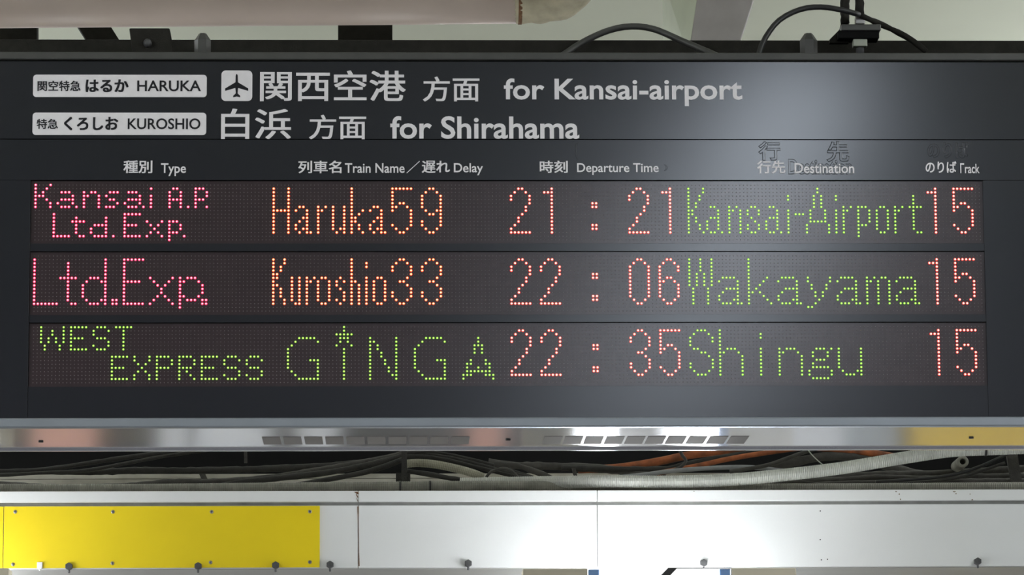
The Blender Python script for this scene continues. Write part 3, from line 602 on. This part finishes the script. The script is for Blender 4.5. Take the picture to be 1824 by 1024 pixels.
# ------------------------------------------------------------------ overhead: pipe, posts, hangers, cables
YP = 1.3
pp = thing('insulated_pipe', 'pinkish overhead pipe with a taped elbow at its end', 'pipe', P(460, 5, YP))
rp = 46*SC(YP)
a, b = P(-150, 6.5, YP), P(925, -2.5, YP)
MB().tube([a, a.lerp(b, .33), a.lerp(b, .66), b], rp, 32).build('pipe', PIPE, pp, True)
s_ = SC(YP)
pth = smooth_path([P(918, -2.5, YP), P(960, -3.5, YP-.005), P(995, -9, YP-.02), P(1015, -25, YP-.04), P(1025, -60, YP-.06), P(1030, -110, YP-.08)], .008)
rs = [rp*(1.0+0.03*math.sin(i*1.3)+random.uniform(-.012, .012)) for i in range(len(pth))]
MB().tube(pth, rs, 28).build('elbow_wrap', WRAP, pp, True, label='brownish taped elbow wrap')
MB().tube([P(1000, -28, YP-.10), P(1003, -60, YP-.115), P(1006, -120, YP-.14)], 40*s_, 28).build('branch_pipe', PIPE, pp, True)
m = MB(); j = P(926, -2.5, YP)
m.tube([j+Vector((-.004, 0, 0)), j+Vector((.004, 0, 0))], rp*1.035, 32)
m.build('tape_band', RUST, pp, True, label='dark tape band')

Yq = 1.0
def quadprism(name, label, cat, q, Y, th, mt, side=None):
    pts = [P(x, y, Y) for x, y in q]
    return tag(MB().hexa(pts, [v+Vector((0, th, 0)) for v in pts]).build(name, mt, None, bevel=.002), label, cat)
# leaning box post right of centre: grey front face, pale left face
po = thing('leaning_post', 'grey leaning box post rising behind the board right of centre', 'post', P(1280, 80, Yq))
f = [P(1247, -40, Yq), P(1226, 100, Yq), P(1311, 100, Yq), P(1356, -40, Yq)]
MB().hexa(f, [v+Vector((0, .02, 0)) for v in f]).build('front_face', POSTM, po, bevel=.003)
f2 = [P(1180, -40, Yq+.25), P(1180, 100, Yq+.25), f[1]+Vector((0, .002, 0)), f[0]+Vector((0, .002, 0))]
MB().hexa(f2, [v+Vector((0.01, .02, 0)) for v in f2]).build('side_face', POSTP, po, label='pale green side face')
quadprism('steel_hanger', 'wide black steel hanger behind the pipe left of centre', 'hanger', [(602, -420), (602, 100), (699, 100), (699, -420)], YP+.3, .04, DARKRAIL)
quadprism('steel_hanger', 'slanted black steel hanger at the upper left', 'hanger', [(-160, -420), (156, 75), (215, 75), (-100, -420)], YP+.3, .04, DARKRAIL)
quadprism('steel_hanger', 'black steel hanger in the top left corner', 'hanger', [(-80, -410), (-80, 100), (66, 100), (66, -410)], YP+.35, .04, DARKRAIL)

# hanger rods and clamp
YH = 0.55*YB
hg = thing('rod_hanger', 'pair of dusty hanger rods with a clamp holding the board', 'hanger', P(1530, 95, YH))
for px in (1505, 1531):
    pa = [P(px+random.uniform(-.6, .6), y, YH) for y in range(-60, 46, 6)]
    MB().tube(pa, [8.2*SC(YH)*random.uniform(.93, 1.08) for _ in pa], 10).build('rod', DARKRAIL, hg, True)
def zbox(name, px0, px1, py0, py1, mt, th=.03, dy=0.0, **k):
    a, b = P(px0, py1, YH+dy-th/2), P(px1, py0, YH+dy-th/2)
    return MB().box(a.x, b.x, YH+dy-th/2, YH+dy+th/2, a.z, b.z).build(name, mt, hg, bevel=.0015, **k)
zbox('clamp_plate', 1499, 1569, 43, 54, DARKFRAME, .05)
zbox('clamp_block', 1493, 1566, 54, 68, VOID, .04)
zbox('nut', 1524, 1541, 29, 42, STEEL, .016, -.014)
zbox('washer_stack', 1520, 1545, 69, 82, CABLEW, .02, -.005, label='pale washer stack')
MB().tube([P(1532, 66, YH), P(1532, 100, YH)], 7.5*SC(YH), 12).build('threaded_stud', HEX, hg, True)
m = MB(); q = [P(x, y, YH+.004) for x, y in ((1500, 36), (1496, 52), (1478, 70), (1478, 76), (1512, 76), (1512, 36))]
m.prism([(v.x, v.z) for v in q], YH+.004, YH+.02); m.build('gusset', DARKRAIL, hg)

cable('cable', 'grey cable arching over the top of the board', 'cable', [(1000, 100, YB-.03), (1040, 74, YB-.02), (1085, 54, YB-.02), (1125, 47, YB-.03), (1165, 52, YB-.04), (1215, 73, YB-.06), (1262, 93, YB-.08), (1300, 110, YB-.09)], 6.0, DARKFRAME, n=12)
cable('cable', 'black cable looping up from the board to the rod hanger', 'cable', [(1350, 110, .03), (1353, 92, .035), (1364, 66, .04), (1388, 36, .045), (1425, 17, .05), (1462, 12.5, .05), (1500, 18, .04), (1530, 26, YH-.035)], 5.2, CABLEB, n=12)
cable('cable', 'dusty cable sloping down to the right from the rod hanger', 'cable', [(1530, 26, YH-.032), (1552, 36, YH-.01), (1575, 46, YH+.02), (1600, 58, YH+.02), (1625, 72, YH+.02), (1650, 92, YH+.02)], 5.6, DARKRAIL, n=12, wob=.14)

# ------------------------------------------------------------------ boxes added out of view to give the board's underside its coloured reflections
YV = 14.0
def machine(px0, px1, mt, label, name='reflection_box', cat='stand-in'):
    x0, x1 = P(px0, 780, YV).x, P(px1, 780, YV).x
    t = thing(name, label, cat, ((x0+x1)/2, YV+.3, 0))
    MB().box(x0, x1, YV, YV+.6, .1, 1.25).build('cabinet', mt, t, bevel=.01)
    MB().box(x0, x1, YV, YV+.6, 1.25, 1.8).build('display_case', GREYM, t, bevel=.01)
    MB().box(x0+.04, x1-.04, YV-.006, YV+.001, 1.3, 1.75).build('window', GLASSD, t)
    MB().box(x0+.05, x1-.05, YV+.05, YV+.55, 0, .1).build('base', GLASSD, t)
machine(55, 168, PINKM, 'salmon pink box added at the far left for the underside reflection')
machine(284, 330, WHITEM, 'narrow white locker added beside the wide white one for the underside reflection', 'prop', 'prop')
machine(348, 480, WHITEM, 'wide white box added on the left for the underside reflection')
machine(530, 600, WHITEM, 'white box added left of centre for the underside reflection')
machine(838, 895, PINKM, 'small salmon box added near the centre for the underside reflection')
machine(1300, 1500, WHITEM, 'large white box added on the right for the underside reflection')
machine(1500, 1602, GREYM, 'grey box added beside the large white one for the underside reflection')
machine(1622, 1900, YELLM, 'broad yellow box added at the far right for the underside reflection')
